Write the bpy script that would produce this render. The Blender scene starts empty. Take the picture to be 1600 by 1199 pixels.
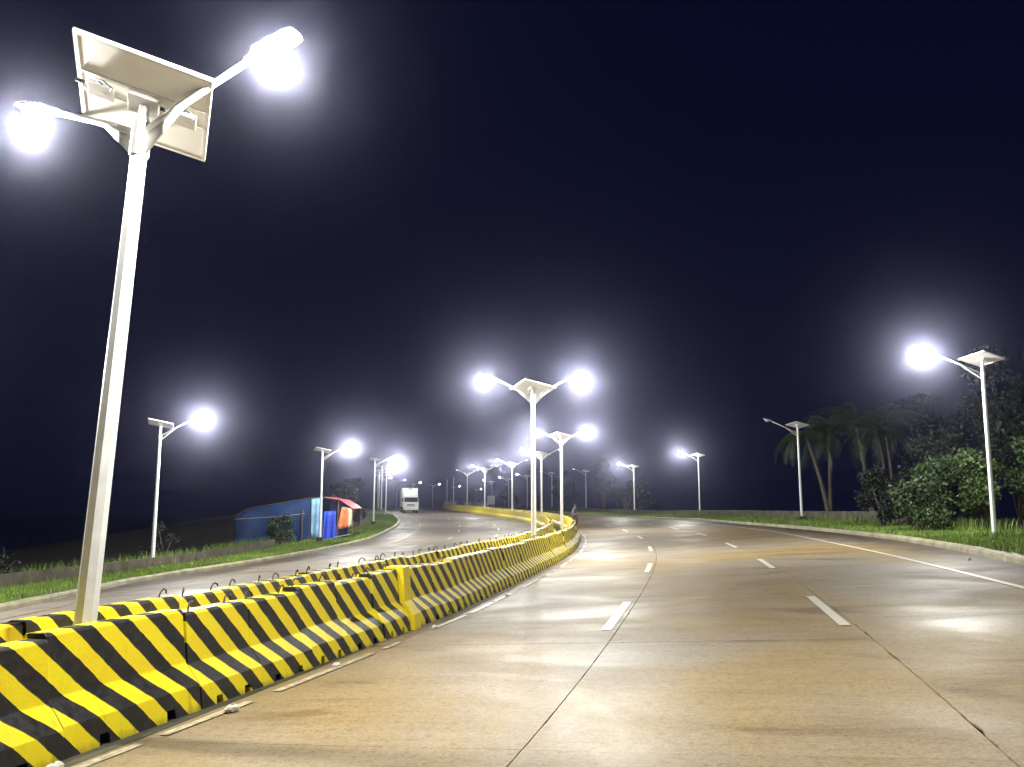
import bpy, bmesh, math, random
import numpy as np
from mathutils import Vector, Matrix

random.seed(7)
rng = np.random.default_rng(7)
scene = bpy.context.scene
COL = scene.collection

# ------------------------------------------------------------------ camera
CAM_H = 2.0
cam_d = bpy.data.cameras.new('camera')
cam = bpy.data.objects.new('camera', cam_d)
COL.objects.link(cam)
cam_d.sensor_width = 36.0
cam_d.lens = 36.0 * 1300.0 / 1600.0
cam_d.clip_start = 0.05
cam_d.clip_end = 3000.0
cam.location = (0, 0, CAM_H)
cam.rotation_euler = (math.radians(90) + math.atan(190.0 / 1300.0), 0, 0)
scene.camera = cam

# ------------------------------------------------------------------ world (night sky)
W = bpy.data.worlds.new('World')
scene.world = W
W.use_nodes = True
wn = W.node_tree.nodes
bg = wn['Background']
bg.inputs['Color'].default_value = (0.09, 0.13, 0.72, 1)
bg.inputs['Strength'].default_value = 0.02

scene.view_settings.view_transform = 'Standard'
scene.view_settings.look = 'None'
scene.view_settings.exposure = 0.0
scene.view_settings.gamma = 1.0
scene.view_settings.use_curve_mapping = False
scene.cycles.use_denoising = True
scene.cycles.max_bounces = 6
scene.cycles.diffuse_bounces = 3
scene.cycles.glossy_bounces = 3
scene.cycles.volume_bounces = 0
scene.cycles.transmission_bounces = 4
scene.cycles.transparent_max_bounces = 6
scene.cycles.sample_clamp_indirect = 4.0
scene.cycles.use_light_tree = True
scene.cycles.use_adaptive_sampling = True
scene.cycles.adaptive_threshold = 0.03

LAMP_W = 2100.0          # radiant power of one lit lamp
HAZE_DENSITY = 0.0010

# ------------------------------------------------------------------ mesh helpers
class MB:
    """collects polygons for one mesh"""
    def __init__(self):
        self.v = []; self.f = []; self.uv = None
    def add(self, verts, faces):
        o = len(self.v)
        self.v.extend([tuple(p) for p in verts])
        self.f.extend([tuple(i + o for i in f) for f in faces])
        return self
    def box(self, c, s, rot=None):
        hx, hy, hz = s[0] / 2, s[1] / 2, s[2] / 2
        P = [Vector((x, y, z)) for z in (-hz, hz) for y in (-hy, hy) for x in (-hx, hx)]
        if rot is not None:
            P = [rot @ p for p in P]
        P = [p + Vector(c) for p in P]
        return self.add(P, [(0, 2, 3, 1), (4, 5, 7, 6), (0, 1, 5, 4), (2, 6, 7, 3), (0, 4, 6, 2), (1, 3, 7, 5)])
    def tube(self, pts, radii, sides=8, cap=True, twist=0.0):
        pts = [Vector(p) for p in pts]
        if not hasattr(radii, '__len__'):
            radii = [radii] * len(pts)
        rings = []
        ref = None
        for i, p in enumerate(pts):
            t = (pts[min(i + 1, len(pts) - 1)] - pts[max(i - 1, 0)]).normalized()
            if ref is None:
                ref = Vector((0, 0, 1)) if abs(t.z) < .8 else Vector((1, 0, 0))
            a = (ref - t * ref.dot(t)).normalized()
            b = t.cross(a)
            ref = a
            rings.append([p + (a * math.cos(twist + 2 * math.pi * k / sides) + b * math.sin(twist + 2 * math.pi * k / sides)) * radii[i] for k in range(sides)])
        V = [q for r in rings for q in r]
        F = []
        for i in range(len(pts) - 1):
            for k in range(sides):
                k2 = (k + 1) % sides
                F.append((i * sides + k, i * sides + k2, (i + 1) * sides + k2, (i + 1) * sides + k))
        if cap:
            F.append(tuple(range(sides))[::-1])
            F.append(tuple((len(pts) - 1) * sides + k for k in range(sides)))
        return self.add(V, F)
    def prism(self, poly, y0, y1, axis='y'):
        """poly: list of (x,z); extruded along y"""
        n = len(poly)
        V = [(x, y0, z) for x, z in poly] + [(x, y1, z) for x, z in poly]
        F = [(i, (i + 1) % n, n + (i + 1) % n, n + i) for i in range(n)]
        F.append(tuple(range(n))[::-1]); F.append(tuple(range(n, 2 * n)))
        return self.add(V, F)
    def ball(self, c, r, seg=12, rings=8, squash=(1, 1, 1), zmin=-1.0, zmax=1.0):
        V = []; F = []
        a0 = math.asin(zmin); a1 = math.asin(zmax)
        for i in range(rings + 1):
            a = a0 + (a1 - a0) * i / rings
            for k in range(seg):
                t = 2 * math.pi * k / seg
                V.append((c[0] + r * squash[0] * math.cos(a) * math.cos(t), c[1] + r * squash[1] * math.cos(a) * math.sin(t), c[2] + r * squash[2] * math.sin(a)))
        for i in range(rings):
            for k in range(seg):
                k2 = (k + 1) % seg
                F.append((i * seg + k, i * seg + k2, (i + 1) * seg + k2, (i + 1) * seg + k))
        F.append(tuple(range(seg))[::-1]); F.append(tuple(rings * seg + k for k in range(seg)))
        return self.add(V, F)
    def mesh(self, name, mat=None, smooth=False, bevel=0.0):
        me = bpy.data.meshes.new(name)
        me.from_pydata(self.v, [], self.f)
        if self.uv is not None:
            uvl = me.uv_layers.new(name='UVMap')
            li = np.zeros(len(me.loops), dtype=np.int32)
            me.loops.foreach_get('vertex_index', li)
            uvl.data.foreach_set('uv', np.asarray(self.uv, dtype=np.float32)[li].ravel())
        bm = bmesh.new(); bm.from_mesh(me)
        bmesh.ops.recalc_face_normals(bm, faces=bm.faces)
        if bevel > 0:
            ed = [e for e in bm.edges if len(e.link_faces) == 2 and e.calc_face_angle(0) > .5]
            bmesh.ops.bevel(bm, geom=ed, offset=bevel, segments=2, affect='EDGES', profile=.6, clamp_overlap=True)
        bm.to_mesh(me); bm.free()
        if smooth:
            me.polygons.foreach_set('use_smooth', [True] * len(me.polygons))
        if mat is not None:
            me.materials.append(mat)
        return me
    def obj(self, name, mat, parent=None, smooth=False, bevel=0.0):
        return link(name, self.mesh(name, mat, smooth, bevel), parent)

def link(name, data, parent=None):
    o = bpy.data.objects.new(name, data)
    COL.objects.link(o)
    if parent is not None:
        o.parent = parent
    return o

def raw_mesh(name, V, F, mat, smooth=False, uv=None):
    """fast mesh from numpy arrays; F is (m,3) or (m,4)"""
    me = bpy.data.meshes.new(name)
    V = np.asarray(V, dtype=np.float32); F = np.asarray(F, dtype=np.int32)
    me.vertices.add(len(V)); me.vertices.foreach_set('co', V.ravel())
    k = F.shape[1]
    me.loops.add(F.size); me.loops.foreach_set('vertex_index', F.ravel())
    me.polygons.add(len(F)); me.polygons.foreach_set('loop_start', np.arange(0, F.size, k, dtype=np.int32))
    me.update(calc_edges=True); me.validate()
    if uv is not None:
        uvl = me.uv_layers.new(name='UVMap')
        uvl.data.foreach_set('uv', np.asarray(uv, dtype=np.float32)[F.ravel()].ravel())
    me.polygons.foreach_set('use_smooth', [bool(smooth)] * len(me.polygons))
    me.materials.append(mat)
    return me

def tag(o, label=None, cat=None, group=None, kind=None):
    if label: o['label'] = label
    if cat: o['category'] = cat
    if group: o['group'] = group
    if kind: o['kind'] = kind
    return o

def empty(name, loc=(0, 0, 0), rz=0.0, parent=None):
    o = bpy.data.objects.new(name, None)
    o.empty_display_size = .2
    COL.objects.link(o)
    o.location = loc; o.rotation_euler = (0, 0, rz)
    if parent is not None: o.parent = parent
    return o

def copy_tree(o, parent=None):
    c = o.copy(); COL.objects.link(c); c.parent = parent
    for ch in list(o.children):
        copy_tree(ch, c)
    return c

# ------------------------------------------------------------------ material helpers
def nt(name):
    m = bpy.data.materials.new(name); m.use_nodes = True
    return m, m.node_tree.nodes, m.node_tree.links, m.node_tree.nodes['Principled BSDF']

def N_(nodes, t, **kw):
    n = nodes.new(t)
    for k, v in kw.items():
        setattr(n, k, v)
    return n

def noise(nodes, links, vec, scale, detail=4, rough=.55, dist=0.0):
    n = nodes.new('ShaderNodeTexNoise')
    n.inputs['Scale'].default_value = scale; n.inputs['Detail'].default_value = detail
    n.inputs['Roughness'].default_value = rough; n.inputs['Distortion'].default_value = dist
    if vec is not None: links.new(vec, n.inputs['Vector'])
    return n.outputs['Fac']

def ramp(nodes, links, fac, stops, interp='LINEAR'):
    r = nodes.new('ShaderNodeValToRGB'); r.color_ramp.interpolation = interp
    el = r.color_ramp.elements
    while len(el) < len(stops): el.new(.5)
    for e, (p, c) in zip(el, stops):
        e.position = p; e.color = (c[0], c[1], c[2], 1) if hasattr(c, '__len__') else (c, c, c, 1)
    links.new(fac, r.inputs['Fac'])
    return r.outputs['Color']

def mixc(nodes, links, fac, a, b, mode='MIX'):
    m = nodes.new('ShaderNodeMix'); m.data_type = 'RGBA'; m.blend_type = mode
    for sock, val in ((m.inputs[0], fac), (m.inputs[6], a), (m.inputs[7], b)):
        if isinstance(val, bpy.types.NodeSocket): links.new(val, sock)
        elif hasattr(val, '__len__'): sock.default_value = (val[0], val[1], val[2], 1)
        else: sock.default_value = val
    return m.outputs[2]

def mth(nodes, links, op, a, b=None, c=None):
    m = nodes.new('ShaderNodeMath'); m.operation = op
    for i, val in enumerate((a, b, c)):
        if val is None: continue
        if isinstance(val, bpy.types.NodeSocket): links.new(val, m.inputs[i])
        else: m.inputs[i].default_value = val
    return m.outputs[0]

def mapping(nodes, links, vec, scale=(1, 1, 1), loc=(0, 0, 0)):
    m = nodes.new('ShaderNodeMapping')
    m.inputs['Scale'].default_value = scale; m.inputs['Location'].default_value = loc
    links.new(vec, m.inputs['Vector'])
    return m.outputs['Vector']

def bump(nodes, links, h, strength, dist=.01):
    b = nodes.new('ShaderNodeBump'); b.inputs['Strength'].default_value = strength; b.inputs['Distance'].default_value = dist
    links.new(h, b.inputs['Height'])
    return b.outputs['Normal']

def simple(name, col, rough=.5, metal=0.0, var=.25, scale=6.0, bmp=0.0, bscale=40.0, spec=.5, coords='Object'):
    m, n, l, b = nt(name)
    tc = n.new('ShaderNodeTexCoord')
    f = noise(n, l, tc.outputs[coords], scale, 5)
    lo = tuple(max(0, c * (1 - var)) for c in col); hi = tuple(min(1, c * (1 + var)) for c in col)
    l.new(ramp(n, l, f, [(.3, lo), (.7, hi)]), b.inputs['Base Color'])
    b.inputs['Metallic'].default_value = metal
    b.inputs['Specular IOR Level'].default_value = spec
    f2 = noise(n, l, tc.outputs[coords], scale * 3, 4)
    l.new(ramp(n, l, f2, [(.3, max(.03, rough - .12)), (.7, min(1, rough + .12))]), b.inputs['Roughness'])
    if bmp > 0:
        f3 = noise(n, l, tc.outputs[coords], bscale, 5)
        l.new(bump(n, l, f3, bmp), b.inputs['Normal'])
    return m

def emit(name, col, strength):
    m, n, l, b = nt(name)
    b.inputs['Base Color'].default_value = (.8, .8, .8, 1)
    b.inputs['Emission Color'].default_value = (*col, 1)
    b.inputs['Emission Strength'].default_value = strength
    return m

# ---- wet concrete pavement, UV = (s, n) in metres
def road_material(name, tan, grey, dirt_side):
    m, n, l, b = nt(name)
    uv = n.new('ShaderNodeUVMap'); uv.uv_map = 'UVMap'
    v = uv.outputs['UV']
    oi = n.new('ShaderNodeObjectInfo')
    big = noise(n, l, mapping(n, l, v, (.10, .16, 1)), 1.0, 5, .6, .6)
    base = mixc(n, l, ramp(n, l, big, [(.40, 0), (.60, 1)]), tan, grey)
    # slab to slab difference
    hs = n.new('ShaderNodeHueSaturation'); hs.inputs['Saturation'].default_value = 1.0
    l.new(base, hs.inputs['Color'])
    l.new(mth(n, l, 'MULTIPLY_ADD', oi.outputs['Random'], .16, .92), hs.inputs['Value'])
    base = hs.outputs['Color']
    # transverse broom texture and stains
    st = noise(n, l, mapping(n, l, v, (7.0, .9, 1)), 1.0, 8, .68, .5)
    base = mixc(n, l, 1.0, base, ramp(n, l, st, [(.26, .74), (.48, .97), (.75, 1.10)]), 'MULTIPLY')
    blot = noise(n, l, mapping(n, l, v, (.9, .35, 1), (3, 9, 0)), 1.0, 6, .6, .8)
    base = mixc(n, l, 1.0, base, ramp(n, l, blot, [(.30, (.58, .52, .44)), (.43, (.93, .91, .87)), (.62, (1, 1, 1)), (.75, (1.08, 1.07, 1.05))]), 'MULTIPLY')
    fine = noise(n, l, mapping(n, l, v, (55, 34, 1)), 1.0, 4, .75)
    speck = noise(n, l, mapping(n, l, v, (16, 11, 1), (5, 2, 0)), 1.0, 5, .75)
    base = mixc(n, l, 1.0, base, ramp(n, l, fine, [(.3, .58), (.7, 1.28)]), 'MULTIPLY')
    base = mixc(n, l, 1.0, base, ramp(n, l, speck, [(.30, .50), (.46, .97), (.72, 1.16)]), 'MULTIPLY')
    # dirt washed along the gutter
    sx = n.new('ShaderNodeSeparateXYZ'); l.new(v, sx.inputs[0])
    dn = noise(n, l, mapping(n, l, v, (.5, .7, 1)), 1.0, 5, .6, .5)
    g = mth(n, l, 'ADD', mth(n, l, 'MULTIPLY', sx.outputs['Y'], dirt_side), mth(n, l, 'MULTIPLY_ADD', dn, 2.6, -1.3))
    gm = n.new('ShaderNodeMapRange'); gm.inputs['From Min'].default_value = 11.2; gm.inputs['From Max'].default_value = 12.7
    l.new(g, gm.inputs['Value'])
    base = mixc(n, l, mth(n, l, 'MULTIPLY', gm.outputs[0], .8), base, (.055, .040, .026))
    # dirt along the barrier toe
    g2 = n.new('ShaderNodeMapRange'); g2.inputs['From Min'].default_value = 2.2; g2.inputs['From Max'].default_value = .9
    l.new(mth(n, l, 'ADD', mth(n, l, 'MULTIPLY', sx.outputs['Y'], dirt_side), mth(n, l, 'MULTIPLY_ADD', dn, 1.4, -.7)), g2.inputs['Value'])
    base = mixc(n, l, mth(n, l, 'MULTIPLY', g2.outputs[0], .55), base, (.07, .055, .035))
    l.new(base, b.inputs['Base Color'])
    wet = noise(n, l, mapping(n, l, v, (.33, .22, 1), (11, 4, 0)), 1.0, 5, .6, 1.0)
    r = ramp(n, l, wet, [(.33, .42), (.50, .56), (.68, .70)])
    r2 = mth(n, l, 'ADD', r, mth(n, l, 'MULTIPLY_ADD', st, .18, -.09))
    l.new(mth(n, l, 'MAXIMUM', r2, .24), b.inputs['Roughness'])
    b.inputs['Specular IOR Level'].default_value = .24
    hgt = mth(n, l, 'ADD', mth(n, l, 'MULTIPLY', noise(n, l, mapping(n, l, v, (34, 2.0, 1)), 1.0, 4, .6), 1.0), mth(n, l, 'MULTIPLY', fine, .6))
    l.new(bump(n, l, hgt, .35, .008), b.inputs['Normal'])
    return m

M = {}
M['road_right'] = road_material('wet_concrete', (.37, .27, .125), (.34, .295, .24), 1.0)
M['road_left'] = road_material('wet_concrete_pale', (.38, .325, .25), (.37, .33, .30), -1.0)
M['joint'] = simple('joint_filler', (.016, .013, .010), .9, var=.4, scale=8, spec=.05)
M['soil'] = simple('soil', (.055, .05, .028), .9, var=.4, scale=1.2, bmp=.5, bscale=6, coords='Object')
M['verge'] = simple('verge_earth', (.07, .10, .025), .9, var=.5, scale=1.5, bmp=.6, bscale=9)
M['wet_soil'] = simple('wet_flat_ground', (.02, .02, .016), .22, var=.3, scale=.4)
M['kerb'] = simple('kerb_concrete', (.36, .33, .21), .55, var=.35, scale=1.6, bmp=.4, bscale=18)
M['wall'] = simple('mossy_concrete', (.085, .075, .05), .7, var=.55, scale=1.4, bmp=.5, bscale=10)
M['galv'] = simple('galvanised_steel', (.86, .87, .86), .42, metal=.1, var=.10, scale=5)
M['paintw'] = simple('white_coated_metal', (.74, .73, .70), .45, var=.08, scale=8)
M['backsheet'] = simple('panel_backsheet', (.86, .84, .78), .5, var=.05, scale=3)
M['cells'] = simple('solar_cells', (.012, .016, .04), .15, var=.2, scale=12)
M['dark'] = simple('dark_rubber', (.02, .02, .02), .5, var=.3, scale=10)
M['block'] = simple('dark_concrete_block', (.045, .03, .022), .7, var=.4, scale=6, bmp=.4)
M['hook'] = simple('rusty_rebar', (.06, .045, .035), .5, metal=.5, var=.4, scale=30)
M['led'] = emit('led_lens', (1.0, .97, .90), 120.0)
M['led_dim'] = emit('led_lens_dim', (1.0, .97, .92), 3.0)
M['lens_off'] = simple('lens_off', (.5, .5, .5), .2, var=.05)
M['grass'] = simple('grass_blades', (.17, .27, .035), .55, var=.45, scale=.9)
M['weed'] = simple('weed_stalks', (.16, .14, .07), .7, var=.5, scale=1.5)
M['leaf_a'] = simple('leaf_mid', (.030, .058, .015), .5, var=.5, scale=2.2)
M['leaf_b'] = simple('leaf_light', (.058, .10, .022), .45, var=.5, scale=2.2)
M['leaf_c'] = simple('leaf_dark', (.008, .015, .007), .55, var=.5, scale=2.0)
M['bark'] = simple('bark', (.13, .105, .075), .8, var=.4, scale=4, bmp=.6, bscale=14)
M['litter'] = simple('litter', (.62, .58, .50), .7, var=.25, scale=20)

# ---- thermoplastic markings with wear
def marking_material(name, col, wear):
    m, n, l, b = nt(name)
    uv = n.new('ShaderNodeUVMap'); uv.uv_map = 'UVMap'
    f = noise(n, l, mapping(n, l, uv.outputs['UV'], (7, 11, 1)), 1.0, 6, .65)
    c = ramp(n, l, f, [(wear - .07, (.27, .22, .14)), (wear + .05, col), (.8, tuple(min(1, x * 1.12) for x in col))])
    l.new(c, b.inputs['Base Color'])
    b.inputs['Roughness'].default_value = .45
    f2 = noise(n, l, mapping(n, l, uv.outputs['UV'], (60, 60, 1)), 1.0, 3)
    l.new(bump(n, l, f2, .25, .006), b.inputs['Normal'])
    return m
M['mark'] = marking_material('road_paint', (.74, .70, .58), .30)
M['mark_worn'] = marking_material('road_paint_worn', (.50, .44, .31), .50)

# ---- black and yellow barrier paint
def barrier_material():
    m, n, l, b = nt('barrier_paint')
    tc = n.new('ShaderNodeTexCoord'); v = tc.outputs['Object']
    at = n.new('ShaderNodeAttribute'); at.attribute_type = 'OBJECT'; at.attribute_name = 'phase'
    oi = n.new('ShaderNodeObjectInfo')
    sx = n.new('ShaderNodeSeparateXYZ'); l.new(v, sx.inputs[0])
    wob = noise(n, l, v, 4.0, 4)
    t = mth(n, l, 'ADD', mth(n, l, 'MULTIPLY_ADD', sx.outputs['Z'], 1.05, sx.outputs['Y']), at.outputs['Fac'])
    t = mth(n, l, 'ADD', t, mth(n, l, 'MULTIPLY_ADD', wob, .055, -.027))
    fr = mth(n, l, 'FRACT', mth(n, l, 'DIVIDE', t, .43))
    stripe = n.new('ShaderNodeMapRange'); stripe.inputs['From Min'].default_value = .488; stripe.inputs['From Max'].default_value = .512
    l.new(fr, stripe.inputs['Value'])
    side = n.new('ShaderNodeMapRange'); side.inputs['From Min'].default_value = -.075; side.inputs['From Max'].default_value = -.085
    side.inputs['To Min'].default_value = 0; side.inputs['To Max'].default_value = 1
    l.new(sx.outputs['X'], side.inputs['Value'])           # 1 on the plain far face
    blk = mth(n, l, 'MULTIPLY', stripe.outputs[0], mth(n, l, 'SUBTRACT', 1.0, side.outputs[0]))
    yn = noise(n, l, v, 2.5, 4)
    yel = ramp(n, l, yn, [(.3, (.92, .68, .008)), (.7, (.95, .83, .010))])
    bn = noise(n, l, v, 9.0, 5)
    bla = ramp(n, l, bn, [(.3, (.006, .006, .007)), (.75, (.022, .021, .021))])
    c = mixc(n, l, blk, yel, bla)
    # chips and scuffs down to concrete, mostly on edges and the toe
    ch = noise(n, l, v, 26.0, 6, .7)
    ch2 = noise(n, l, v, 3.0, 3)
    chip = mth(n, l, 'GREATER_THAN', mth(n, l, 'ADD', ch, mth(n, l, 'MULTIPLY', ch2, .35)), .905)
    c = mixc(n, l, mth(n, l, 'MULTIPLY', chip, .75), c, (.30, .28, .24))
    # grime runs
    gr = noise(n, l, mapping(n, l, v, (5, 9, .9)), 1.0, 5, .6)
    c = mixc(n, l, 1.0, c, ramp(n, l, gr, [(.28, (.70, .64, .56)), (.42, (1, 1, 1))]), 'MULTIPLY')
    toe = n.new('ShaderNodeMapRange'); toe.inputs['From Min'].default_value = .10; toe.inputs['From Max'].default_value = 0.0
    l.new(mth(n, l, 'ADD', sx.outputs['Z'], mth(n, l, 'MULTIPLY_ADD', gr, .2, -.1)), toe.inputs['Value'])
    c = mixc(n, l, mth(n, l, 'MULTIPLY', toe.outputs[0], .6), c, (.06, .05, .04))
    l.new(c, b.inputs['Base Color'])
    rr = ramp(n, l, noise(n, l, v, 14.0, 4), [(.3, .32), (.7, .55)])
    l.new(rr, b.inputs['Roughness'])
    hb = mth(n, l, 'ADD', noise(n, l, v, 55.0, 4), mth(n, l, 'MULTIPLY', noise(n, l, v, 11.0, 4), 1.5))
    l.new(bump(n, l, hb, .22, .012), b.inputs['Normal'])
    return m
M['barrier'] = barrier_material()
M['yellow'] = simple('yellow_paint', (.92, .70, .010), .45, var=.12, scale=5, bmp=.25, bscale=40)

# ------------------------------------------------------------------ road alignment
K = 2.0 / 1.7
CC = np.array([(-7.35, -8), (-5.3, 0), (-3.45, 6.7), (-1.95, 13), (.75, 26.5), (2.72, 46), (2.35, 65), (.25, 82), (-3, 99), (-6.2, 117),
               (-9.3, 134), (-11.7, 151), (-12.4, 168), (-11, 190), (-8, 208), (-4, 232), (2.5, 272), (8, 305)]) * K
def spline(P, n):
    y = P[:, 1]; x = P[:, 0]; m = len(y); h = np.diff(y)
    A = np.eye(m); r = np.zeros(m)
    for i in range(1, m - 1):
        A[i, i - 1] = h[i - 1]; A[i, i] = 2 * (h[i - 1] + h[i]); A[i, i + 1] = h[i]
        r[i] = 3 * ((x[i + 1] - x[i]) / h[i] - (x[i] - x[i - 1]) / h[i - 1])
    c = np.linalg.solve(A, r)
    Y = np.linspace(y[0], y[-1], n); i = np.clip(np.searchsorted(y, Y) - 1, 0, m - 2); t = Y - y[i]
    b = (x[i + 1] - x[i]) / h[i] - h[i] * (2 * c[i] + c[i + 1]) / 3; d = (c[i + 1] - c[i]) / (3 * h[i])
    return np.stack([x[i] + b * t + c[i] * t * t + d * t ** 3, Y], 1)
CP = spline(CC, 900)
_d = np.gradient(CP, axis=0); _T = _d / np.linalg.norm(_d, axis=1)[:, None]
SY = CP[:, 1]
S0, S1 = SY[0], SY[-1]
def c_x(s): return np.interp(s, SY, CP[:, 0])
def tang(s):
    t = np.array([np.interp(s, SY, _T[:, 0]), np.interp(s, SY, _T[:, 1])]); return t / np.linalg.norm(t, axis=0)
def e_r(s): return np.interp(s, [0, 45, 60, 80, 105], [.05, .05, .038, .022, .0])
def e_l(s): return np.interp(s, [0, 60, 108], [.05, .05, 0])
def grade(s): return np.interp(s, np.array([30, 46, 61, 79, 111, 155]) * K, [0, .12, .28, .38, .78, 1.1]) * K
def pos(s, n, dz=0.0):
    """point at station s and offset n right of the median, on the pavement plane"""
    t = tang(s); x = c_x(s) + t[1] * n; y = s - t[0] * n
    z = grade(s) + np.where(np.asarray(n) > 0, e_r(s), e_l(s)) * n + dz
    return np.stack(np.broadcast_arrays(x, y, z), -1)
def sn(x, y):
    i = int(np.argmin((CP[:, 0] - x) ** 2 + (CP[:, 1] - y) ** 2))
    return SY[i], float((x - CP[i, 0]) * _T[i, 1] - (y - CP[i, 1]) * _T[i, 0])
def kerb_l(s): return -np.interp(s, [-10, 12, 18.1, 21.6, 26.9, 32.7, 38.6, 47, 57, 68, 94, 350], [9.0, 9.9, 10.9, 12.0, 13.6, 14.2, 14.05, 13.8, 13.6, 13.45, 13.1, 13.1])
def kerb_r(s): return np.interp(s, [-10, 21.6, 27.5, 35, 46, 60, 350], [12.6, 12.8, 13.2, 13.5, 12.9, 12.7, 12.7])
def wall_l(s): return -np.interp(s, [-10, 15, 22.8, 33, 45, 55, 66, 80, 350], [14.0, 15.0, 15.9, 16.6, 17.4, 18.6, 17.6, 16.6, 16.6])
def wall_r(s): return np.interp(s, [-10, 40, 60, 90, 350], [17.5, 16.6, 15.8, 16.2, 16.5])
VL = .17   # verge above pavement
def ground_z(x, y):
    s, n = sn(x, y)
    return float(pos(s, n)[2] + (VL if (n < kerb_l(s) or n > kerb_r(s)) else 0))

def sweep(svals, prof, uv=True):
    """prof: list of functions/values (n, dz) per column -> vertices grid"""
    V = []; U = []
    for s in svals:
        for n, dz in prof:
            nn = n(s) if callable(n) else n
            zz = dz(s) if callable(dz) else dz
            V.append(pos(s, nn, zz)); U.append((s, nn))
    k = len(prof); F = []
    for i in range(len(svals) - 1):
        for j in range(k - 1):
            F.append((i * k + j, i * k + j + 1, (i + 1) * k + j + 1, (i + 1) * k + j))
    return np.array(V), F, U

def structure(name, V, F, mat, uv=None, smooth=False):
    me = raw_mesh(name, V, F, mat, smooth, uv)
    return tag(link(name, me), kind='structure')

# ------------------------------------------------------------------ ground
S_all = np.concatenate([np.arange(-9, 120, 1.5), np.arange(120, S1, 3.0)])
g = MB(); g.add([(-400, -60, -3.4), (400, -60, -3.4), (400, 420, -3.4), (-400, 420, -3.4)], [(0, 1, 2, 3)])
tag(g.obj('ground', M['wet_soil']), kind='structure')
def flat(z0):
    return lambda s: z0
# terrain outside the walls, falling away
V, F, U = sweep(S_all, [(lambda s: wall_l(s) - .0, VL), (lambda s: wall_l(s) - 5, -.1), (lambda s: wall_l(s) - 20, -.4), (-60.0, lambda s: -3.6 - pos(s, -60.0)[2])])
structure('terrain', V, F, M['soil'], U, True)
V, F, U = sweep(S_all, [(lambda s: wall_r(s), VL), (lambda s: wall_r(s) + 6, .1), (lambda s: wall_r(s) + 20, -.6), (70.0, lambda s: -3.6 - pos(s, 70.0)[2])])
structure('terrain', V, F, M['soil'], U, True)
# verges
for nm, k_, w_ in (('verge', kerb_l, wall_l), ('verge', kerb_r, wall_r)):
    sg = 1 if k_ is kerb_r else -1
    prof = []
    for q in range(7):
        f = q / 6
        prof.append(((lambda s, f=f: k_(s) + sg * .26 + (w_(s) - k_(s) - sg * .26) * f), (lambda s, f=f: VL - .02 + .03 * math.sin(s * .9 + f * 5) * (0 < f < 1) + .02 * f)))
    V, F, U = sweep(S_all, prof)
    structure(nm, V, F, M['verge'], U, True)

# ------------------------------------------------------------------ road: bed sheet + concrete slabs + far sheet
road = tag(empty('road'), kind='structure')
lanes_r = [lambda s: 1.02, lambda s: 4.36, lambda s: 7.60, kerb_r]
lanes_l = [kerb_l, lambda s: -7.32, lambda s: -4.20, lambda s: -1.02]
V, F, U = sweep(S_all, [(lambda s: kerb_l(s) - .1, -.016), (-6.0, -.016), (0.0, -.016), (6.0, -.016), (lambda s: kerb_r(s) + .1, -.016)])
bed = raw_mesh('road_bed', V, F, M['joint'], False, U); link('road_bed', bed, road)
def spall(s, seed):
    """how far a joint edge has broken back, in metres"""
    v = (math.sin(s * 2.3 + seed) * math.sin(s * 5.1 + seed * 2.7) + .5 * math.sin(s * 13.7 + seed * 1.3) + .3 * math.sin(s * 31.0 + seed))
    return max(0.0, v - .35) * .014 + .003 * math.sin(s * 47 + seed)
def slab(s0, s1, na, nb, mat, gap=.006, dz=0.0, rough_a=0.0, rough_b=0.0, near=True):
    ns = 25 if near else 5; nn = 5
    V = []; U = []
    ss = np.linspace(s0, s1, ns)
    for i, s in enumerate(ss):
        a = na(s) + gap + rough_a * spall(s, 1.0); b_ = nb(s) - gap - rough_b * spall(s, 4.0)
        for j in range(nn):
            n = a + (b_ - a) * j / (nn - 1)
            se = s
            if i == 0: se = s + gap + (.5 * spall(n * 3 + s0, 2.0) if near else 0)
            if i == ns - 1: se = s - gap
            V.append(pos(se, n, dz)); U.append((se, n))
    F = [(i * nn + j, i * nn + j + 1, (i + 1) * nn + j + 1, (i + 1) * nn + j) for i in range(ns - 1) for j in range(nn - 1)]
    rim = [i for i in range(nn)] + [i * nn + nn - 1 for i in range(1, ns)] + [(ns - 1) * nn + j for j in range(nn - 2, -1, -1)] + [i * nn for i in range(ns - 2, 0, -1)]
    o = len(V)
    for i in rim:
        V.append(V[i] - np.array([0, 0, .015])); U.append(U[i])
    k = len(rim)
    for q in range(k):
        F.append((rim[q], o + q, o + (q + 1) % k, rim[(q + 1) % k]))
    me = raw_mesh('slab', np.array(V), F, mat, False, U)
    return link('slab', me, road)
J = 4.70
S_FAR = 7.56 + J * 21
for li in range(3):
    off = (0, 0, 1.9)[li]
    e = 7.56 - J * 3 + off
    while e < S_FAR - .1:
        e2 = min(e + J, S_FAR)
        slab(e, e2, lanes_r[li], lanes_r[li + 1], M['road_right'], dz=random.uniform(-.002, .002), rough_a=(0, .35, 1.6)[li], rough_b=(.35, 1.0, 0)[li], near=e < 50)
        e += J
    e = 7.56 - J * 3 + (1.2, 0, 0)[li]
    while e < S_FAR - .1:
        e2 = min(e + J, S_FAR)
        slab(e, e2, lanes_l[li], lanes_l[li + 1], M['road_left'], dz=random.uniform(-.002, .002), near=False)
        e += J
ss = np.arange(S_FAR, S1, 2.0)
V, F, U = sweep(ss, [(1.0, 0), (4.0, 0), (8.0, 0), (kerb_r, 0)])
link('far_pavement', raw_mesh('far_pavement', V, F, M['road_right'], False, U), road)
V, F, U = sweep(ss, [(kerb_l, 0), (-8.0, 0), (-4.0, 0), (-1.0, 0)])
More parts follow.
